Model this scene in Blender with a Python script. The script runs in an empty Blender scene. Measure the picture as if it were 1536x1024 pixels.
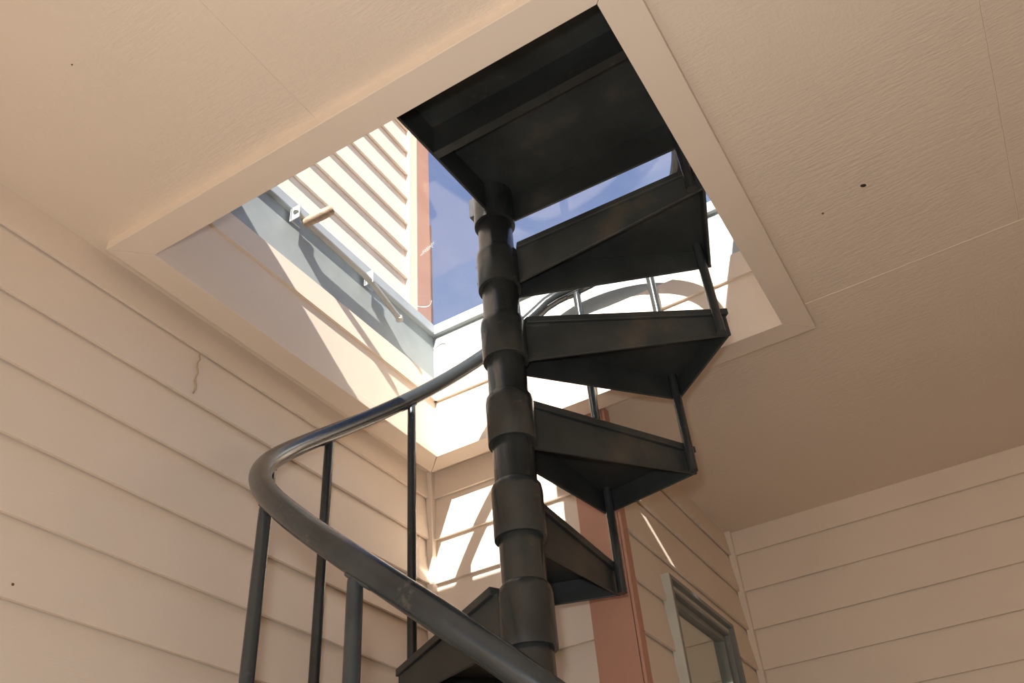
import bpy, bmesh, math, random
from mathutils import Vector, Matrix
random.seed(7)
S = 1.1                      # metres per unit: one unit is the width of the opening in the ceiling
COL = bpy.context.scene.collection
sc = bpy.context.scene
sin, cos, pi = math.sin, math.cos, math.pi
R = math.radians

# ------------------------------------------------------------------ materials
def new_mat(name):
    m = bpy.data.materials.new(name); m.use_nodes = True
    nt = m.node_tree
    b = nt.nodes['Principled BSDF']
    return m, nt, b

def noise(nt, scale, detail=4.0, rough=0.6, stretch=None, coord='Object'):
    tc = nt.nodes.new('ShaderNodeTexCoord')
    n = nt.nodes.new('ShaderNodeTexNoise')
    n.inputs['Scale'].default_value = scale
    n.inputs['Detail'].default_value = detail
    n.inputs['Roughness'].default_value = rough
    src = tc.outputs[coord]
    if stretch:
        mp = nt.nodes.new('ShaderNodeMapping')
        mp.inputs['Scale'].default_value = stretch
        nt.links.new(src, mp.inputs['Vector']); src = mp.outputs['Vector']
    nt.links.new(src, n.inputs['Vector'])
    return n

def ramp(nt, fac, stops):
    r = nt.nodes.new('ShaderNodeValToRGB')
    el = r.color_ramp.elements
    while len(el) < len(stops): el.new(0.5)
    for e, (p, c) in zip(el, stops):
        e.position = p; e.color = (*c, 1)
    nt.links.new(fac, r.inputs['Fac'])
    return r

def bump(nt, b, height, strength, dist=0.002):
    bp = nt.nodes.new('ShaderNodeBump')
    bp.inputs['Strength'].default_value = strength
    bp.inputs['Distance'].default_value = dist
    nt.links.new(height, bp.inputs['Height'])
    nt.links.new(bp.outputs['Normal'], b.inputs['Normal'])
    return bp

def paint(name, col, var=0.04, rough=0.6, grain=None, bs=0.35, bd=0.001, scale=30):
    m, nt, b = new_mat(name)
    n = noise(nt, 2.3, 5)
    lo = tuple(c * (1 - var) for c in col); hi = tuple(min(1, c * (1 + var)) for c in col)
    r = ramp(nt, n.outputs['Fac'], [(0.3, lo), (0.7, hi)])
    nt.links.new(r.outputs['Color'], b.inputs['Base Color'])
    b.inputs['Roughness'].default_value = rough
    b.inputs['Specular IOR Level'].default_value = 0.25
    g = noise(nt, scale, 5, 0.65, grain)
    bump(nt, b, g.outputs['Fac'], bs, bd)
    return m

WALL = (0.80, 0.67, 0.545)
M_wall_y = paint('cream_siding_along_y', WALL, 0.035, 0.55, (6, 1, 22), 0.35, 0.0012, 14)
M_wall_x = paint('cream_siding_along_x', WALL, 0.035, 0.55, (1, 6, 22), 0.35, 0.0012, 14)
M_trim = paint('cream_trim', (0.80, 0.672, 0.55), 0.025, 0.5, None, 0.12, 0.001, 25)
M_brown = paint('red_brown_trim', (0.52, 0.27, 0.185), 0.08, 0.55, (14, 14, 1), 0.35, 0.0015, 14)
M_deck = paint('grey_brown_deck', (0.21, 0.165, 0.125), 0.1, 0.7, (2, 20, 2), 0.5, 0.002, 8)
M_ground = paint('pale_ground', (0.50, 0.41, 0.31), 0.15, 0.9, None, 0.5, 0.01, 6)
M_roof = paint('roof_gravel', (0.42, 0.36, 0.30), 0.1, 0.9, None, 0.5, 0.01, 30)

def ceiling_mat():
    m, nt, b = new_mat('textured_ceiling_board')
    n = noise(nt, 1.4, 4)
    c = (0.80, 0.668, 0.54)
    r = ramp(nt, n.outputs['Fac'], [(0.3, tuple(v*0.97 for v in c)), (0.7, tuple(v*1.02 for v in c))])
    nt.links.new(r.outputs['Color'], b.inputs['Base Color'])
    b.inputs['Roughness'].default_value = 0.6
    b.inputs['Specular IOR Level'].default_value = 0.2
    g1 = noise(nt, 20, 6, 0.65, (1.6, 9, 1))       # brushed strokes
    g2 = noise(nt, 22, 6, 0.65, (6, 3.0, 1))
    w = noise(nt, 1.1, 2)
    mx = nt.nodes.new('ShaderNodeMix'); mx.data_type = 'FLOAT'
    rr = ramp(nt, w.outputs['Fac'], [(0.48, (0, 0, 0)), (0.68, (1, 1, 1))])
    nt.links.new(rr.outputs['Color'], mx.inputs[0])
    nt.links.new(g1.outputs['Fac'], mx.inputs[2]); nt.links.new(g2.outputs['Fac'], mx.inputs[3])
    bump(nt, b, mx.outputs[0], 0.6, 0.003)
    return m
M_ceil = ceiling_mat()

def black_metal(name, base=(0.034, 0.038, 0.037), rust=1.1, rough=(0.34, 0.6)):
    m, nt, b = new_mat(name)
    n1 = noise(nt, 5.5, 6, 0.6)
    n2 = noise(nt, 26, 4, 0.7)
    r1 = ramp(nt, n1.outputs['Fac'], [(0.35, tuple(v*0.7 for v in base)), (0.58, tuple(v*1.25 for v in base)),
                                      (0.73, (0.055*rust+base[0], 0.036*rust+base[1], 0.02*rust+base[2]))])
    r2 = ramp(nt, n2.outputs['Fac'], [(0.63, (0, 0, 0)), (0.76, (1, 1, 1))])
    mx = nt.nodes.new('ShaderNodeMix'); mx.data_type = 'RGBA'
    nt.links.new(r2.outputs['Color'], mx.inputs[0])
    nt.links.new(r1.outputs['Color'], mx.inputs[6])
    mx.inputs[7].default_value = (0.075, 0.068, 0.058, 1)
    nt.links.new(mx.outputs[2], b.inputs['Base Color'])
    rr = nt.nodes.new('ShaderNodeMapRange')
    rr.inputs['To Min'].default_value = rough[0]; rr.inputs['To Max'].default_value = rough[1]
    nt.links.new(n1.outputs['Fac'], rr.inputs['Value'])
    nt.links.new(rr.outputs['Result'], b.inputs['Roughness'])
    b.inputs['Specular IOR Level'].default_value = 0.5
    g = noise(nt, 60, 3, 0.6)
    bump(nt, b, g.outputs['Fac'], 0.25, 0.001)
    return m
M_black = black_metal('black_painted_steel')
M_rail = black_metal('black_rail_steel', (0.030, 0.034, 0.035), 0.12, (0.16, 0.30))
M_pole = black_metal('black_pole_steel', (0.030, 0.033, 0.032), 0.35, (0.13, 0.32))

def grey_metal(name, col, rough=0.5, metallic=0.0):
    m, nt, b = new_mat(name)
    n = noise(nt, 7, 6, 0.65)
    r = ramp(nt, n.outputs['Fac'], [(0.3, tuple(v*0.85 for v in col)), (0.65, col), (0.8, tuple(v*1.12 for v in col))])
    nt.links.new(r.outputs['Color'], b.inputs['Base Color'])
    b.inputs['Roughness'].default_value = rough; b.inputs['Metallic'].default_value = metallic
    return m
M_curb = grey_metal('grey_curb_metal', (0.40, 0.43, 0.42))
M_rim = grey_metal('pale_grey_rim_metal', (0.52, 0.55, 0.56), 0.45)
M_rod = grey_metal('dull_steel_rod', (0.50, 0.49, 0.45), 0.4, 0.3)
M_winframe = grey_metal('grey_window_metal', (0.24, 0.24, 0.22), 0.45, 0.2)
M_winside = grey_metal('pale_window_metal', (0.6, 0.57, 0.48), 0.45)

def wood():
    m, nt, b = new_mat('worn_wood')
    n = noise(nt, 8, 6, 0.7, (12, 1.5, 12))
    r = ramp(nt, n.outputs['Fac'], [(0.3, (0.20, 0.12, 0.07)), (0.7, (0.50, 0.36, 0.24))])
    nt.links.new(r.outputs['Color'], b.inputs['Base Color'])
    b.inputs['Roughness'].default_value = 0.5
    return m
M_wood = wood()

def sky_glass():
    m, nt, b = new_mat('dusty_glass')
    nt.nodes.remove(b)
    out = nt.nodes['Material Output']
    tr = nt.nodes.new('ShaderNodeBsdfTransparent'); tr.inputs['Color'].default_value = (0.97, 0.975, 0.98, 1)
    df = nt.nodes.new('ShaderNodeBsdfTranslucent'); df.inputs['Color'].default_value = (0.85, 0.83, 0.8, 1)
    gl = nt.nodes.new('ShaderNodeBsdfGlossy'); gl.inputs['Roughness'].default_value = 0.02
    n = noise(nt, 3.0, 6, 0.7, (1.6, 0.45, 1))
    n2 = noise(nt, 60, 3, 0.7)
    r = ramp(nt, n.outputs['Fac'], [(0.3, (0.003,)*3), (0.72, (0.028,)*3)])
    r2 = ramp(nt, n2.outputs['Fac'], [(0.70, (0,)*3), (0.80, (0.05,)*3)])
    ad = nt.nodes.new('ShaderNodeMath'); ad.operation = 'ADD'; ad.use_clamp = True
    nt.links.new(r.outputs['Color'], ad.inputs[0]); nt.links.new(r2.outputs['Color'], ad.inputs[1])
    m1 = nt.nodes.new('ShaderNodeMixShader')
    nt.links.new(ad.outputs[0], m1.inputs[0]); nt.links.new(tr.outputs[0], m1.inputs[1]); nt.links.new(df.outputs[0], m1.inputs[2])
    m2 = nt.nodes.new('ShaderNodeMixShader'); m2.inputs[0].default_value = 0.03
    nt.links.new(m1.outputs[0], m2.inputs[1]); nt.links.new(gl.outputs[0], m2.inputs[2])
    nt.links.new(m2.outputs[0], out.inputs['Surface'])
    return m
M_glass = sky_glass()

def win_glass():
    m, nt, b = new_mat('reflective_window_glass')
    nt.nodes.remove(b)
    out = nt.nodes['Material Output']
    tr = nt.nodes.new('ShaderNodeBsdfTransparent'); tr.inputs['Color'].default_value = (0.75, 0.78, 0.72, 1)
    gl = nt.nodes.new('ShaderNodeBsdfGlossy'); gl.inputs['Roughness'].default_value = 0.015
    gl.inputs['Color'].default_value = (0.95, 0.98, 0.93, 1)
    mx = nt.nodes.new('ShaderNodeMixShader'); mx.inputs[0].default_value = 0.62
    nt.links.new(tr.outputs[0], mx.inputs[1]); nt.links.new(gl.outputs[0], mx.inputs[2])
    nt.links.new(mx.outputs[0], out.inputs['Surface'])
    return m
M_winglass = win_glass()
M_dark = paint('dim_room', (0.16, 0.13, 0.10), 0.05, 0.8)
M_speck = paint('dark_speck', (0.05, 0.03, 0.02), 0.1, 0.8)
M_caulk = paint('dirty_caulk', (0.52, 0.38, 0.26), 0.1, 0.8)
M_rust = paint('rusty_nail', (0.16, 0.08, 0.035), 0.1, 0.8)
M_feather = paint('white_feather', (0.85, 0.85, 0.83), 0.03, 0.8)

# ------------------------------------------------------------------ geometry helpers
class MB:
    """collects shapes given in units and links them as one mesh object (metres)"""
    def __init__(self): self.v = []; self.f = []; self.sm = []
    def add(self, vs, fs, smooth=False):
        o = len(self.v)
        self.v += [tuple(v) for v in vs]
        for f in fs: self.f.append(tuple(i + o for i in f)); self.sm.append(smooth)
        return self
    def hexa(self, b, t):
        """b, t: four bottom and four top corners, same order"""
        self.add(list(b) + list(t), [(3, 2, 1, 0), (4, 5, 6, 7), (0, 1, 5, 4), (1, 2, 6, 5), (2, 3, 7, 6), (3, 0, 4, 7)])
        return self
    def box(self, a, b):
        x0, y0, z0 = a; x1, y1, z1 = b
        return self.hexa([(x0, y0, z0), (x1, y0, z0), (x1, y1, z0), (x0, y1, z0)], [(x0, y0, z1), (x1, y0, z1), (x1, y1, z1), (x0, y1, z1)])
    def lathe(self, prof, c=(0, 0), n=40, smooth=True):
        """prof: list of (radius, z), closed with caps"""
        k = len(prof); vs = []; fs = []
        for r, z in prof:
            for i in range(n):
                a = 2*pi*i/n; vs.append((c[0] + r*cos(a), c[1] + r*sin(a), z))
        for j in range(k-1):
            for i in range(n):
                i2 = (i+1) % n
                fs.append((j*n+i, j*n+i2, (j+1)*n+i2, (j+1)*n+i))
        self.add(vs, fs, smooth)
        self.add([vs[i] for i in range(n)], [tuple(reversed(range(n)))])
        self.add([vs[(k-1)*n+i] for i in range(n)], [tuple(range(n))])
        return self
    def tube(self, pts, rad, n=14, smooth=True, flat=1.0):
        """rad a number or list; flat squashes the section along its second axis"""
        pts = [Vector(p) for p in pts]; m = len(pts)
        rs = rad if isinstance(rad, (list, tuple)) else [rad]*m
        vs = []; fs = []; up = None
        for i, p in enumerate(pts):
            t = (pts[min(i+1, m-1)] - pts[max(i-1, 0)]).normalized()
            ref = Vector((0, 0, 1)) if abs(t.z) < 0.95 else Vector((1, 0, 0))
            a = t.cross(ref).normalized(); b = a.cross(t).normalized()
            for k in range(n):
                an = 2*pi*k/n
                vs.append(p + a*(rs[i]*cos(an)) + b*(rs[i]*flat*sin(an)))
        for i in range(m-1):
            for k in range(n):
                k2 = (k+1) % n
                fs.append((i*n+k, i*n+k2, (i+1)*n+k2, (i+1)*n+k))
        self.add(vs, fs, smooth)
        self.add(vs[:n], [tuple(reversed(range(n)))]); self.add(vs[-n:], [tuple(range(n))])
        return self
    def build(self, name, mat, parent=None, bevel=0.0, origin=(0, 0, 0)):
        me = bpy.data.meshes.new(name)
        ox, oy, oz = origin
        me.from_pydata([((x-ox)*S, (y-oy)*S, (z-oz)*S) for x, y, z in self.v], [], self.f)
        bm = bmesh.new(); bm.from_mesh(me)
        bmesh.ops.recalc_face_normals(bm, faces=bm.faces)
        bm.to_mesh(me); bm.free()
        for p, s in zip(me.polygons, self.sm): p.use_smooth = s
        me.materials.append(mat)
        o = bpy.data.objects.new(name, me); COL.objects.link(o)
        if parent is not None:
            o.parent = parent
        o.location = (ox*S, oy*S, oz*S)
        if bevel:
            md = o.modifiers.new('edge', 'BEVEL'); md.width = bevel*S; md.segments = 2; md.limit_method = 'ANGLE'; md.angle_limit = R(40)
        return o

def empty(name, loc=(0, 0, 0)):
    o = bpy.data.objects.new(name, None); COL.objects.link(o); o.empty_display_size = 0.1
    o.location = Vector(loc)*S
    return o
def tag(o, label=None, cat=None, group=None, kind=None):
    if label: o['label'] = label
    if cat: o['category'] = cat
    if group: o['group'] = group
    if kind: o['kind'] = kind
    return o
def struct(o, label=None): return tag(o, label, None, None, 'structure')

# ------------------------------------------------------------------ the main measurements (units)
LW = -0.097          # left wall plane (x)
BW = 1.100           # back wall plane (y)
WW = 0.4735          # window wall plane (x)
FW = 2.073           # far wall plane (y)
CZ = 0.024           # ceiling
FLOOR = -2.64
EX = 4.6             # right end of the porch
NY = -3.55            # open near side of the porch
D = 0.994            # depth of the opening (its width is 1)
PITCH = 0.1285
J0 = -0.062
JOINTS = [J0 - PITCH*k for k in range(22)]

def siding(mb, p0, p1, nrm, zlo, zhi, joints, out=0.006, inn=-0.006, back=0.04):
    """lap boards on the vertical plane through p0-p1 (xy); nrm points into the room"""
    nx, ny = nrm
    def P(e, d, z): return (e[0] + nx*d, e[1] + ny*d, z)
    mb.hexa([P(p0, -back, zlo), P(p1, -back, zlo), P(p1, inn-0.001, zlo), P(p0, inn-0.001, zlo)],
            [P(p0, -back, zhi), P(p1, -back, zhi), P(p1, inn-0.001, zhi), P(p0, inn-0.001, zhi)])
    js = sorted(joints)
    edges = [js[0]-PITCH] + js + [js[-1]+PITCH]
    for a, b in zip(edges, edges[1:]):
        lo, hi = max(a, zlo), min(b, zhi)
        if hi - lo < 1e-4: continue
        f = lambda z: out + (inn-out)*(z-a)/(b-a)
        dl, dh = f(lo), f(hi)
        # rebated board: a thin front lip hangs over a narrow cavity above the board below
        if lo == a and hi - lo > 0.03:
            cz = lo + 0.006; dc = f(cz); lip = 0.0078
            mb.hexa([P(p0, dl-lip, lo), P(p1, dl-lip, lo), P(p1, dl, lo), P(p0, dl, lo)],
                    [P(p0, dc-lip, cz), P(p1, dc-lip, cz), P(p1, dc, cz), P(p0, dc, cz)])
        else:
            cz, dc = lo, dl
        mb.hexa([P(p0, inn-0.0015, cz), P(p1, inn-0.0015, cz), P(p1, dc, cz), P(p0, dc, cz)],
                [P(p0, inn-0.0015, hi), P(p1, inn-0.0015, hi), P(p1, dh, hi), P(p0, dh, hi)])

# ------------------------------------------------------------------ the setting
mb = MB(); siding(mb, (LW, NY), (LW, BW+0.04), (1, 0), FLOOR, CZ, JOINTS)
struct(mb.build('wall_left', M_wall_y), 'cream lap siding wall left of the spiral stair')
mb = MB(); mb.tube([(LW+0.0005 + 0.0005*i, 0.2245 + 0.003*sin(i*1.9), -0.070 - 0.0118*i) for i in range(10)], 0.0019, 6)
struct(mb.build('trim_11', M_caulk), 'dirty caulked butt joint between two boards of the left wall')
mb = MB(); siding(mb, (LW, BW), (WW, BW), (0, -1), FLOOR, CZ, JOINTS)
struct(mb.build('wall_back', M_wall_x), 'narrow cream lap siding wall behind the stair, sunlit')
WY0, WY1, WZ1, WZ0 = 1.318, 1.812, -0.376, -1.35
mb = MB()
siding(mb, (WW, BW), (WW, WY0), (1, 0), FLOOR, CZ, JOINTS)
siding(mb, (WW, WY1), (WW, FW+0.04), (1, 0), FLOOR, CZ, JOINTS)
siding(mb, (WW, WY0), (WW, WY1), (1, 0), WZ1, CZ, JOINTS)
siding(mb, (WW, WY0), (WW, WY1), (1, 0), FLOOR, WZ0, JOINTS)
struct(mb.build('wall_window', M_wall_y), 'cream lap siding wall holding the window')
mb = MB(); siding(mb, (WW-0.04, FW), (EX, FW), (0, -1), FLOOR, CZ, JOINTS)
struct(mb.build('wall_far', M_wall_x), 'cream lap siding wall at the far right')
mb = MB(); siding(mb, (EX, NY), (EX, FW+0.04), (-1, 0), FLOOR, CZ, JOINTS)
struct(mb.build('wall_right', M_wall_y))

mb = MB(); siding(mb, (2.5, NY), (EX, NY), (0, 1), FLOOR, CZ, JOINTS)  # unseen wall added to keep sun off the right part of the floor
struct(mb.build('wall_sun_block', M_wall_x))

# corner battens
mb = MB(); mb.box((LW-0.004, BW-0.018, FLOOR), (LW+0.016, BW+0.01, CZ)); struct(mb.build('trim_1', M_trim, bevel=0.002))
mb = MB(); mb.box((WW-0.004, FW-0.020, FLOOR), (WW+0.018, FW+0.01, CZ)); struct(mb.build('trim_2', M_trim, bevel=0.002))
# red-brown corner boards where the back wall turns into the window wall
mb = MB()
mb.box((0.368, BW-0.020, FLOOR), (0.477, BW+0.002, CZ-0.001))
struct(mb.build('trim_3', M_brown, bevel=0.002), 'red brown board on the outside corner of the back wall')
mb = MB()
mb.box((WW-0.002, BW-0.020, FLOOR), (WW+0.009, BW+0.014, CZ-0.001))
struct(mb.build('trim_4', M_brown, bevel=0.002), 'red brown side board of the outside corner')

# ceiling boards with hairline seams round the opening, and the slab above them
mb = MB()
for (x0, y0, x1, y1) in ((LW-0.03, NY, EX, -0.012), (LW-0.03, -0.012, -0.012, D+0.012), (1.012, -0.012, EX, D+0.012), (LW-0.03, D+0.012, EX, FW+0.03)):
    mb.box((x0, y0, CZ), (x1, y1, CZ+0.016))
# caulked seams between the boards
for p, q, r in (((0.473, NY, CZ), (0.473, -0.0652, CZ), 0.0012), ((1.54, NY, CZ), (1.54, 0.98, CZ), 0.0010), ((1+0.0652, 0.985, CZ), (EX, 0.975, CZ), 0.0013)):
    n_ = 24; P_ = [Vector(p).lerp(Vector(q), i/n_) for i in range(n_+1)]
    mb.tube([(v.x + 0.0008*sin(i*2.1), v.y + 0.0008*sin(i*1.7), v.z) for i, v in enumerate(P_)], r, 6)
struct(mb.build('ceiling', M_ceil), 'cream brush-textured ceiling boards round the square opening')
mb = MB()
RZ = 0.245
for (x0, y0, x1, y1) in ((LW-0.03, NY, EX, -0.03), (LW-0.03, D+0.03, WW+0.7, BW+0.04), (WW, BW+0.04, EX, FW+0.1), (WW+0.7, D+0.03, EX, BW+0.04),
                         (LW-0.03, -0.03, -0.03, D+0.03), (1.03, -0.03, EX, D+0.03)):
    mb.box((x0, y0, CZ+0.018), (x1, y1, RZ))
struct(mb.build('roof', M_roof))
# house body behind the back wall and the room behind the window
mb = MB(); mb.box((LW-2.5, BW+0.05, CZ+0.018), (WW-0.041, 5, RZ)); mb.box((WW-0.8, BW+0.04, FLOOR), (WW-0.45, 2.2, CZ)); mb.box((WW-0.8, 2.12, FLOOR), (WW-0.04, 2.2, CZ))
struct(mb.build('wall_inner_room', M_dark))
mb = MB(); mb.box((LW-0.05, NY-0.3, FLOOR-0.05), (EX+0.05, FW+0.05, FLOOR))
struct(mb.build('floor', M_deck))
mb = MB(); mb.box((-30, -40, FLOOR-0.25), (30, 30, FLOOR-0.15))
struct(mb.build('ground', M_ground))

# upper storey wall rising beyond the skylight, with its corner board
UZ = 3.4
uj = [J0 + PITCH*k for k in range(0, 28)]
mb = MB(); siding(mb, (LW, NY), (LW, 1.006), (1, 0), 0.2, UZ, uj, 0.007, -0.006, 0.08)
struct(mb.build('wall_upper', M_wall_y), 'upper cream siding wall seen through the skylight glass')
mb = MB(); mb.box((LW-0.08, 0.978, 0.2), (LW+0.013, 1.008, UZ)); struct(mb.build('trim_5', M_trim, bevel=0.002))
mb = MB(); mb.box((LW-0.08, 1.007, 0.2), (LW+0.024, 1.088, UZ)); mb.box((LW-0.08, 1.088, 0.2), (LW+0.018, 1.108, 1.055))
struct(mb.build('trim_6', M_brown, bevel=0.002), 'red brown corner board of the upper wall')

# four mitred boards framing the opening
t = 0.0652; g = 0.0007
quads = [[(-t, -t), (1+t, -t), (1, 0), (0, 0)], [(1+t, -t), (1+t, D+t), (1, D), (1, 0)],
         [(1+t, D+t), (-t, D+t), (0, D), (1, D)], [(-t, D+t), (-t, -t), (0, 0), (0, D)]]
for i, q in enumerate(quads):
    c = Vector((sum(p[0] for p in q)/4, sum(p[1] for p in q)/4))
    q2 = []
    for k, p in enumerate(q):
        e = (Vector(q[1]) - Vector(q[0])).normalized()
        s = 1 if k in (0, 3) else -1
        q2.append((p[0] + e.x*g*s, p[1] + e.y*g*s))
    mb = MB(); mb.hexa([(x, y, 0) for x, y in q2], [(x, y, CZ+0.0005) for x, y in q2])
    struct(mb.build('trim_%d' % (7+i), M_trim, bevel=0.0012), ['mitred cream board on the near edge of the opening', 'mitred cream board on the right edge of the opening', 'mitred cream board on the far edge of the opening', 'mitred cream board on the left edge of the opening'][i])

# the shaft: an inner lip board, two lap boards, then the grey curb of the skylight
SJ = [0.0205, 0.187, 0.187+PITCH*1.3]
def shaft(name, p0, p1, nrm, mat, label):
    mb = MB()
    nx, ny = nrm
    def P(e, d, z): return (e[0]+nx*d, e[1]+ny*d, z)
    ZT = 0.268
    mb.hexa([P(p0, -0.03, 0.0245), P(p1, -0.03, 0.0245), P(p1, -0.010, 0.0245), P(p0, -0.010, 0.0245)], [P(p0, -0.03, ZT), P(p1, -0.03, ZT), P(p1, -0.010, ZT), P(p0, -0.010, ZT)])
    mb.hexa([P(p0, -0.012, 0.0205), P(p1, -0.012, 0.0205), P(p1, -0.0018, 0.0205), P(p0, -0.0018, 0.0205)], [P(p0, -0.012, 0.19), P(p1, -0.012, 0.19), P(p1, -0.0055, 0.19), P(p0, -0.0055, 0.19)])
    mb.hexa([P(p0, -0.012, 0.187), P(p1, -0.012, 0.187), P(p1, 0.0028, 0.187), P(p0, 0.0028, 0.187)], [P(p0, -0.012, ZT), P(p1, -0.012, ZT), P(p1, -0.003, ZT), P(p0, -0.003, ZT)])
    struct(mb.build(name, mat), label)
shaft('wall_shaft_left', (0, -0.012), (0, D+0.012), (1, 0), M_wall_y, 'left side of the shaft above the opening')
shaft('wall_shaft_back', (-0.012, D), (1.012, D), (0, -1), M_wall_x, 'sunlit far side of the shaft above the opening')
shaft('wall_shaft_right', (1, D+0.012), (1, -0.012), (-1, 0), M_wall_y, 'right side of the shaft above the opening')
shaft('wall_shaft_near', (1.012, 0), (-0.012, 0), (0, 1), M_wall_x, 'near side of the shaft above the opening')

# ------------------------------------------------------------------ skylight
sky = empty('skylight', (0.5, D/2, 0.268))
tag(sky, 'hinged glass skylight in a grey metal curb over the stair', 'skylight')
def ring(mb, off_in, off_out, z0, z1):
    a, b = off_in, off_out   # offset of inner / outer face outwards from the opening edge
    mb.box((-b, -b, z0), (1+b, -a, z1)); mb.box((-b, D+a, z0), (1+b, D+b, z1))
    mb.box((-b, -a, z0), (-a, D+a, z1)); mb.box((1+a, -a, z0), (1+b, D+a, z1))
O = (0.5, D/2, 0.268)
def local(mb, name, mat, parent, bevel=0.0, off=O):
    o = mb.build(name, mat, parent, bevel, origin=off)
    o.location = (0, 0, 0)
    return o
mb = MB(); ring(mb, 0.012, 0.04, 0.269, 0.437); local(mb, 'curb', M_curb, sky)
mb = MB(); ring(mb, -0.002, 0.05, 0.4372, 0.474); local(mb, 'rim', M_rim, sky, 0.0025)
mb = MB(); mb.box((-0.045, -0.045, 0.4745), (1.045, D+0.045, 0.480)); local(mb, 'pane', M_glass, sky)
lb = MB()
lb.tube([(0.022, 0.352, 0.408), (0.022, 0.62, 0.400), (0.022, 0.66, 0.394), (0.022, 0.785, 0.352)], 0.0085, 12)
lb.tube([(0.022, 0.345, 0.408), (0.022, 0.350, 0.420)], 0.0085, 12)
lb.lathe([(0.011, 0.346), (0.011, 0.358)], (0.022, 0.786), 12)
rod = local(lb, 'latch_bar', M_rod, sky); rod['label'] = 'dull steel latch bar along the left rim'
gb = MB(); gb.tube([(0.022, 0.374, 0.392), (0.040, 0.380, 0.400), (0.064, 0.389, 0.411), (0.091, 0.399, 0.423), (0.096, 0.401, 0.425)], [0.0110, 0.0130, 0.0142, 0.0130, 0.008], 16)
gr = local(gb, 'grip', M_wood, rod); gr['label'] = 'worn wooden grip of the latch bar'
for y, h in ((0.352, 0.03), (0.655, 0.03)):
    b2 = MB(); b2.box((0.0, y-0.006, 0.390), (0.032, y-0.003, 0.436)); b2.box((0.0025, y-0.006, 0.392), (0.0055, y+0.03, 0.436))
    local(b2, 'bracket', M_rim, rod)

# ------------------------------------------------------------------ spiral staircase
CX, CY = 0.5136, 0.4966
RISE = 0.197
Z0 = 0.195               # underside ring of the landing sleeve
BR = 0.0105
RB = 0.4585              # balusters stand on this radius
A0 = -0.9
stair = empty('spiral_staircase', (CX, CY, FLOOR))
tag(stair, 'black steel spiral staircase rising through the ceiling opening', 'staircase')
def sbuild(mb, name, mat, parent=None, bevel=0.0, base=(CX, CY, FLOOR)):
    """coordinates given relative to the column axis, z absolute"""
    o = mb.build(name, mat, parent or stair, bevel, origin=(0, 0, FLOOR))
    o.location = (0, 0, 0)
    return o
def pol(r, a): return (r*sin(R(a)), r*cos(R(a)))

mb = MB(); mb.lathe([(0.040, FLOOR), (0.040, 0.327), (0.034, 0.334)], (0, 0), 48)
mb.lathe([(0.10, FLOOR+0.0005), (0.10, FLOOR+0.012)], (0, 0), 40)
sbuild(mb, 'center_pole', M_pole)

def tread_mesh():
    """a pan tread whose back edge points along +x; front edge lies 30 degrees counter-clockwise (+y side)"""
    zt, zp = 0.120, 0.104
    c30, s30 = cos(R(30)), sin(R(30))
    def F(u, v): return (u*c30 - v*s30, u*s30 + v*c30)      # u along the front radius, v past it
    ib, ob = (0.036, 0.006), (0.484, 0.015)
    fi, of = F(0.028, 0.040), F(0.484, 0.019)
    mb = MB()
    # flanges: tapered, deep at the column
    def flange(p, q, zi, zo, th):
        p = Vector(p); q = Vector(q); d = (q-p).normalized(); n = Vector((-d.y, d.x))*th
        a, b, c2, d2 = p, q, q+n, p+n
        mb.hexa([(a.x, a.y, zi), (b.x, b.y, zo), (c2.x, c2.y, zo), (d2.x, d2.y, zi)], [(a.x, a.y, zp), (b.x, b.y, zp), (c2.x, c2.y, zp), (d2.x, d2.y, zp)])
    flange(ib, ob, 0.007, 0.052, 0.006)
    flange(fi, of, 0.007, 0.052, -0.006)
    flange(ob, of, 0.0525, 0.0525, 0.006)
    # top plate with nosing over both flanges
    e = 0.0075
    pb0, pb1 = (0.052, 0.006-e+0.001), (0.489, 0.015-e+0.001)
    pf0, pf1 = F(0.040, 0.040+e), F(0.489, 0.019+e-0.003)
    pts = [pb0, pb1, pf1, pf0]
    mb.hexa([(x, y, zp+0.0003) for x, y in pts], [(x, y, zt) for x, y in pts])
    pts = [ib, (0.10, 0.0065), F(0.10, 0.036), fi]
    mb.hexa([(x, y, zp-0.006) for x, y in pts], [(x, y, zp+0.001) for x, y in pts])
    return mb
def sleeve_mesh():
    mb = MB(); mb.lathe([(0.0472, 0.0), (0.0478, 0.004), (0.0476, 0.05), (0.0482, 0.09), (0.0465, 0.104), (0.0405, 0.112)], (0, 0), 48)
    return mb
tm = sm_ = None
NT = 13
tread0 = sleeve0 = None
for k in range(1, NT+1):
    zr = Z0 - RISE*k
    a_back = 90 - 30*(k-1) + A0
    if tread0 is None:
        o = tread_mesh().build('tread', M_black, stair, 0.0014)
        s = sleeve_mesh().build('sleeve', M_pole, o)
        s.location = (0, 0, 0)
        tread0, sleeve0 = o, s
    else:
        o = tread0.copy(); COL.objects.link(o); o.parent = stair
        s = sleeve0.copy(); COL.objects.link(s); s.parent = o
    o.location = (0, 0, (zr - FLOOR)*S)
    o.rotation_euler = (0, 0, R(90 - a_back))
    if k == 1:
        for zz in (0.035, 0.085):
            sb = MB(); sb.lathe([(0.0035, 0), (0.0035, 0.002), (0.002, 0.003)], (0, 0), 10)
            ss = sb.build('set_screw', M_black, o)
            an = R(-a_back + 90) * -1 + R(195)
            ss.location = (0.0475*cos(an)*S, 0.0475*sin(an)*S, zz*S); ss.rotation_euler = (0, R(90), an)

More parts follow.
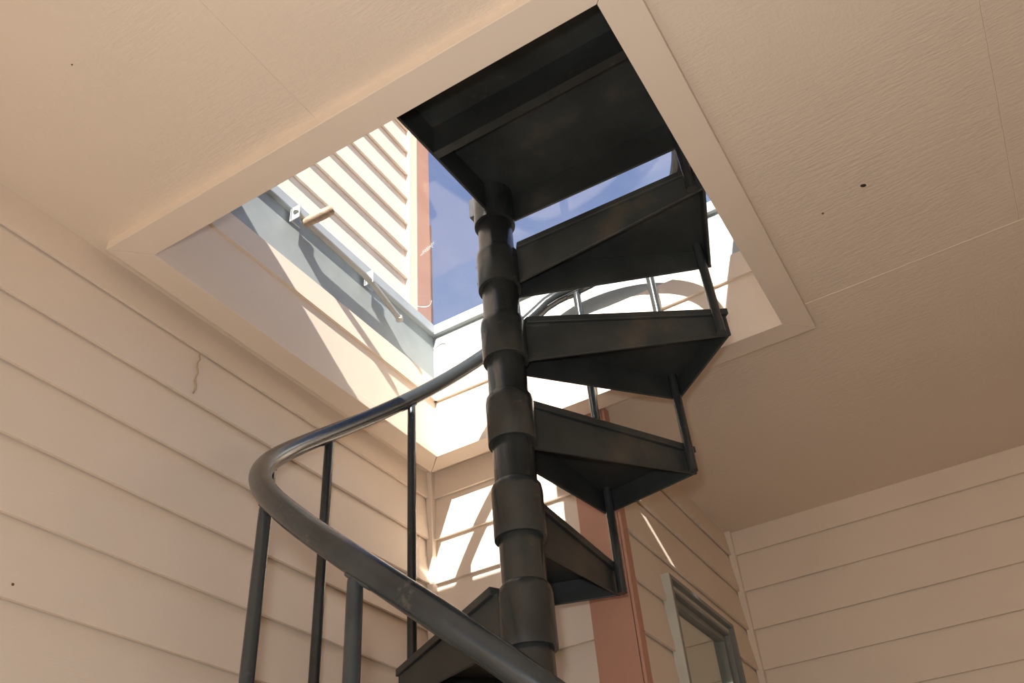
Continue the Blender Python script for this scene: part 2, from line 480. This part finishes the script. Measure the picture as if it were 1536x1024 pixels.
# handrail: helix, then a level curve up to the landing
def rail_z(th):
    z = -0.192 + 0.00663*(th + 90)
    lim = 0.345
    if z > lim - 0.03:        # ease into the level part
        x = (z - (lim-0.03))/0.03
        z = lim - 0.03 + 0.03*(1 - math.exp(-x))
    return z
RR = 0.4585
rp = []
th = -392.0
while th <= 96.01:
    x, y = pol(RR, th); rp.append((x, y, rail_z(th))); th += 4
rail_mb = MB(); rail_mb.tube(rp, 0.0192, 20)
rail = sbuild(rail_mb, 'handrail', M_rail)
fb = MB(); fb.tube([(x, y, z-0.0185) for x, y, z in rp], 0.0115, 8, True, 0.34)
sbuild(fb, 'flat_bar', M_rail, rail)

# balusters: each stands through the front corner of one tread and the back corner of the tread below
for k in range(1, NT+1):
    a = 90 - 30*(k-1) + A0
    x, y = pol(RB, a)
    ztop = rail_z(a) - 0.016
    zbot = Z0 - RISE*k + 0.046
    if k == NT: zbot = max(zbot, FLOOR+0.001)
    mb = MB(); mb.tube([(x, y, zbot), (x, y, ztop-0.03), (x, y, ztop-0.010), (x, y, ztop)], [BR, BR, BR*0.97, BR*0.8], 14)
    b = sbuild(mb, 'baluster', M_rail)
    # tab bracket under the rail
    tx, ty = cos(R(a)), -sin(R(a))           # direction of increasing angle
    sl = 0.00663*57.3/RB*0.9 if a < -10 else 0.0
    p0 = Vector((x - tx*0.030, y - ty*0.030, ztop - 0.007 - 0.030*sl)); p1 = Vector((x + tx*0.010, y + ty*0.010, ztop - 0.007 + 0.010*sl))
    nb = MB(); nb.tube([p0, p0.lerp(p1, 0.15), p1], [0.006, 0.0095, 0.010], 8, True, 0.4)
    sbuild(nb, 'bracket', M_black, b)

# landing: a pan on the column, hung in the near right corner of the shaft
zb, zt = 0.217, 0.315
mb = MB()
L0, L1 = (0.003, 0.030), (-0.0175, -0.488)
Rx = 0.462
mb.hexa([(L0[0], 0.030, zt-0.012), (Rx, 0.046, zt-0.012), (Rx, -0.488, zt-0.012), (L1[0], -0.488, zt-0.012)], [(L0[0], 0.030, zt), (Rx, 0.046, zt), (Rx, -0.488, zt), (L1[0], -0.488, zt)])
land = sbuild(mb, 'landing', M_black, None, 0.0014)
def wallpiece(p, q, th):
    m2 = MB(); p = Vector(p); q = Vector(q); d = (q-p).normalized(); n = Vector((-d.y, d.x))*th
    c = [p, q, q+n, p+n]
    m2.hexa([(v.x, v.y, zb) for v in c], [(v.x, v.y, zt-0.0125) for v in c]); return m2
sbuild(wallpiece((L0[0], 0.030), (Rx, 0.046), -0.006), 'edge_flange', M_black, land, 0.001)
sbuild(wallpiece(L0, L1, 0.006), 'edge_flange', M_black, land, 0.001)
sbuild(wallpiece((Rx, 0.046), (Rx, -0.488), -0.006), 'edge_flange', M_black, land, 0.001)
sbuild(wallpiece((L1[0], -0.488), (Rx, -0.488), 0.006), 'edge_flange', M_black, land, 0.001)
m2 = MB(); m2.box((-0.004, -0.246, zb+0.0005), (Rx-0.007, -0.240, zt-0.0125)); m2.box((-0.002, -0.240, zb+0.0005), (Rx-0.007, -0.226, zb+0.006))
sbuild(m2, 'stiffener', M_black, land)
m2 = MB(); m2.lathe([(0.0472, 0.195), (0.0478, 0.199), (0.0476, 0.214), (0.0476, 0.30)], (0, 0), 48); sbuild(m2, 'sleeve', M_pole, land)
m2 = MB(); m2.box((-0.060, -0.012, 0.252), (-0.001, 0.026, 0.312)); sbuild(m2, 'lug', M_black, land, 0.0014)

# ------------------------------------------------------------------ window
win = empty('window_1', (WW, (WY0+WY1)/2, WZ1))
struct(win, 'grey metal framed window in the cream siding wall')
WO = (WW, (WY0+WY1)/2, WZ1)
def wpart(mb, name, mat, parent, bevel=0.0):
    o = mb.build(name, mat, parent, bevel, origin=WO); o.location = (0, 0, 0); return o
def wframe(x0, x1, inset, wd, top=None):
    mb = MB(); a, b, zt_, zb_ = WY0+inset, WY1-inset, WZ1-inset, WZ0+inset
    mb.box((x0, a, zb_), (x1, a+wd, zt_)); mb.box((x0, b-wd, zb_), (x1, b, zt_))
    mb.box((x0, a+wd, zt_-wd), (x1, b-wd, zt_)); mb.box((x0, a+wd, zb_), (x1, b-wd, zb_+wd))
    return mb
f1 = wpart(wframe(WW-0.03, WW+0.024, 0.0, 0.012), 'window_frame', M_winframe, win, 0.0015)
mb = MB(); mb.box((WW-0.004, WY0-0.005, WZ0), (WW+0.024, WY0-0.0002, WZ1)); wpart(mb, 'side_flange', M_winside, f1, 0.001)
wpart(wframe(WW-0.03, WW+0.010, 0.0122, 0.018), 'track', M_winside, win, 0.001)
wpart(wframe(WW-0.03, WW+0.016, 0.0304, 0.008), 'inner_track', M_winframe, win, 0.001)
wpart(wframe(WW-0.03, WW+0.002, 0.0386, 0.020), 'sash', M_winframe, win, 0.001)
mb = MB(); i = 0.056; mb.box((WW-0.014, WY0+i, WZ0+i), (WW-0.010, WY1-i, WZ1-i)); wpart(mb, 'pane', M_winglass, win)

# ------------------------------------------------------------------ small things
def speck(name, label, cat, loc, r, mat, squash=(1, 1, 0.5)):
    mb = MB(); n = 10
    prof = [(r*0.55, -0.9), (r*0.9, -0.55), (r, 0.0)]
    mb.lathe([(pr, z*r*squash[2]) for pr, z in prof], (0, 0), n)
    o = mb.build(name, mat); o.location = Vector(loc)*S; o.scale = (squash[0], squash[1], 1)
    tag(o, label, cat)
    return o
speck('insect', 'dark insect speck on the ceiling right of the opening', 'insect', (1.274, 0.678, CZ), 0.0042, M_speck, (1.5, 1, 0.6)).rotation_euler = (0, 0, R(30))
speck('nail_head', 'small rusty nail head near the dark insect on the ceiling', 'nail', (1.182, 0.709, CZ), 0.0026, M_rust)
speck('nail_head', 'tiny nail head on the ceiling near the left wall', 'nail', (0.217, -0.369, CZ), 0.0016, M_rust)
n = speck('nail_head', 'rusty nail head on the left siding wall', 'nail', (LW+0.004, -0.040, -0.681), 0.0024, M_rust)
n.rotation_euler = (0, R(-90), 0)
# feathers stuck on the glass
def feather(pts, rad, label):
    mb = MB(); mb.tube(pts, rad, 8, True, 0.35)
    c = pts[0]
    o = mb.build('feather', M_feather, None, 0, origin=c)
    tag(o, label, 'feather')
def feather(label, spine, width):
    mb = MB(); pts = [Vector(p) for p in spine]; m = len(pts)
    mb.tube(pts, [0.0012]*m, 6)
    for i in range(1, m):                       # barbs on both sides of the quill
        d = (pts[i]-pts[i-1]).normalized(); n = Vector((-d.y, d.x, 0))
        for s_ in (-1, 1):
            w_ = width*(0.5+0.5*random.random())*sin(pi*min(0.93, (i+0.6)/m))
            q = pts[i] + n*(s_*w_) + d*w_*0.6
            mb.tube([pts[i], pts[i].lerp(q, 0.5) + d*0.0006, q], [0.0011, 0.0010, 0.0004], 5)
    c = pts[0]
    o = mb.build('feather', M_feather, None, 0, origin=tuple(c))
    tag(o, label, 'feather'); return o
zg = 0.4731
feather('small white feather stuck under the skylight glass beside the brown board', [(0.150+0.006*i, 0.712-0.0022*i+0.001*sin(i), zg) for i in range(11)], 0.011)
feather('thin curled white thread of down low on the skylight glass', [(0.012+0.005*i, 0.885+0.0007*i*(11-i), zg) for i in range(11)], 0.0015)

# ------------------------------------------------------------------ light
sun = bpy.data.lights.new('sun', 'SUN'); sun.energy = 10.0; sun.angle = R(0.6); sun.color = (1.0, 0.955, 0.88)
so = bpy.data.objects.new('sun', sun); COL.objects.link(so)
d = Vector((-0.24, 1.0, -0.73)).normalized()
so.rotation_euler = d.to_track_quat('-Z', 'Y').to_euler()
so.location = (0, -5, 6)

# the camera's flash, just above the lens
fl = bpy.data.lights.new('camera_flash', 'POINT'); fl.energy = 24.0; fl.shadow_soft_size = 0.03; fl.color = (0.92, 0.97, 1.0)
fo = bpy.data.objects.new('camera_flash', fl); COL.objects.link(fo)
fo.location = Vector((1.175, -0.80, -1.17))*S

w = bpy.data.worlds.new('World'); sc.world = w; w.use_nodes = True
nt = w.node_tree; bg = nt.nodes['Background']
tc = nt.nodes.new('ShaderNodeTexCoord'); sep = nt.nodes.new('ShaderNodeSeparateXYZ')
nt.links.new(tc.outputs['Generated'], sep.inputs[0])
rp_ = ramp(nt, sep.outputs['Z'], [(0.0, (0.42, 0.44, 0.48)), (0.35, (0.22, 0.27, 0.42)), (0.9, (0.085, 0.145, 0.33))])
nt.links.new(rp_.outputs['Color'], bg.inputs['Color'])
bg.inputs['Strength'].default_value = 1.0

# ------------------------------------------------------------------ camera
cam = bpy.data.cameras.new('camera'); co = bpy.data.objects.new('camera', cam); COL.objects.link(co)
Rm = [[0.8558232615257503, 0.5123813869479223, -0.07093559995341393], [-0.3642768751239397, 0.49964223057148627, -0.7859134810394129], [-0.36724501804839366, 0.6984432373062777, 0.6142541338727496]]
r_, d_, f_ = [Vector(v) for v in Rm]
M = Matrix(((r_.x, -d_.x, -f_.x), (r_.y, -d_.y, -f_.y), (r_.z, -d_.z, -f_.z)))
co.matrix_world = Matrix.Translation(Vector((1.20306322, -0.78058634, -1.27496799))*S) @ M.to_4x4()
cam.sensor_width = 36; cam.sensor_fit = 'HORIZONTAL'; cam.lens = 1317.56/1536*36; cam.clip_start = 0.02
sc.camera = co
sc.view_settings.view_transform = 'Standard'; sc.view_settings.look = 'None'
sc.view_settings.exposure = 0.58; sc.view_settings.gamma = 1.0
try: sc.view_settings.use_curve_mapping = False
except Exception: pass
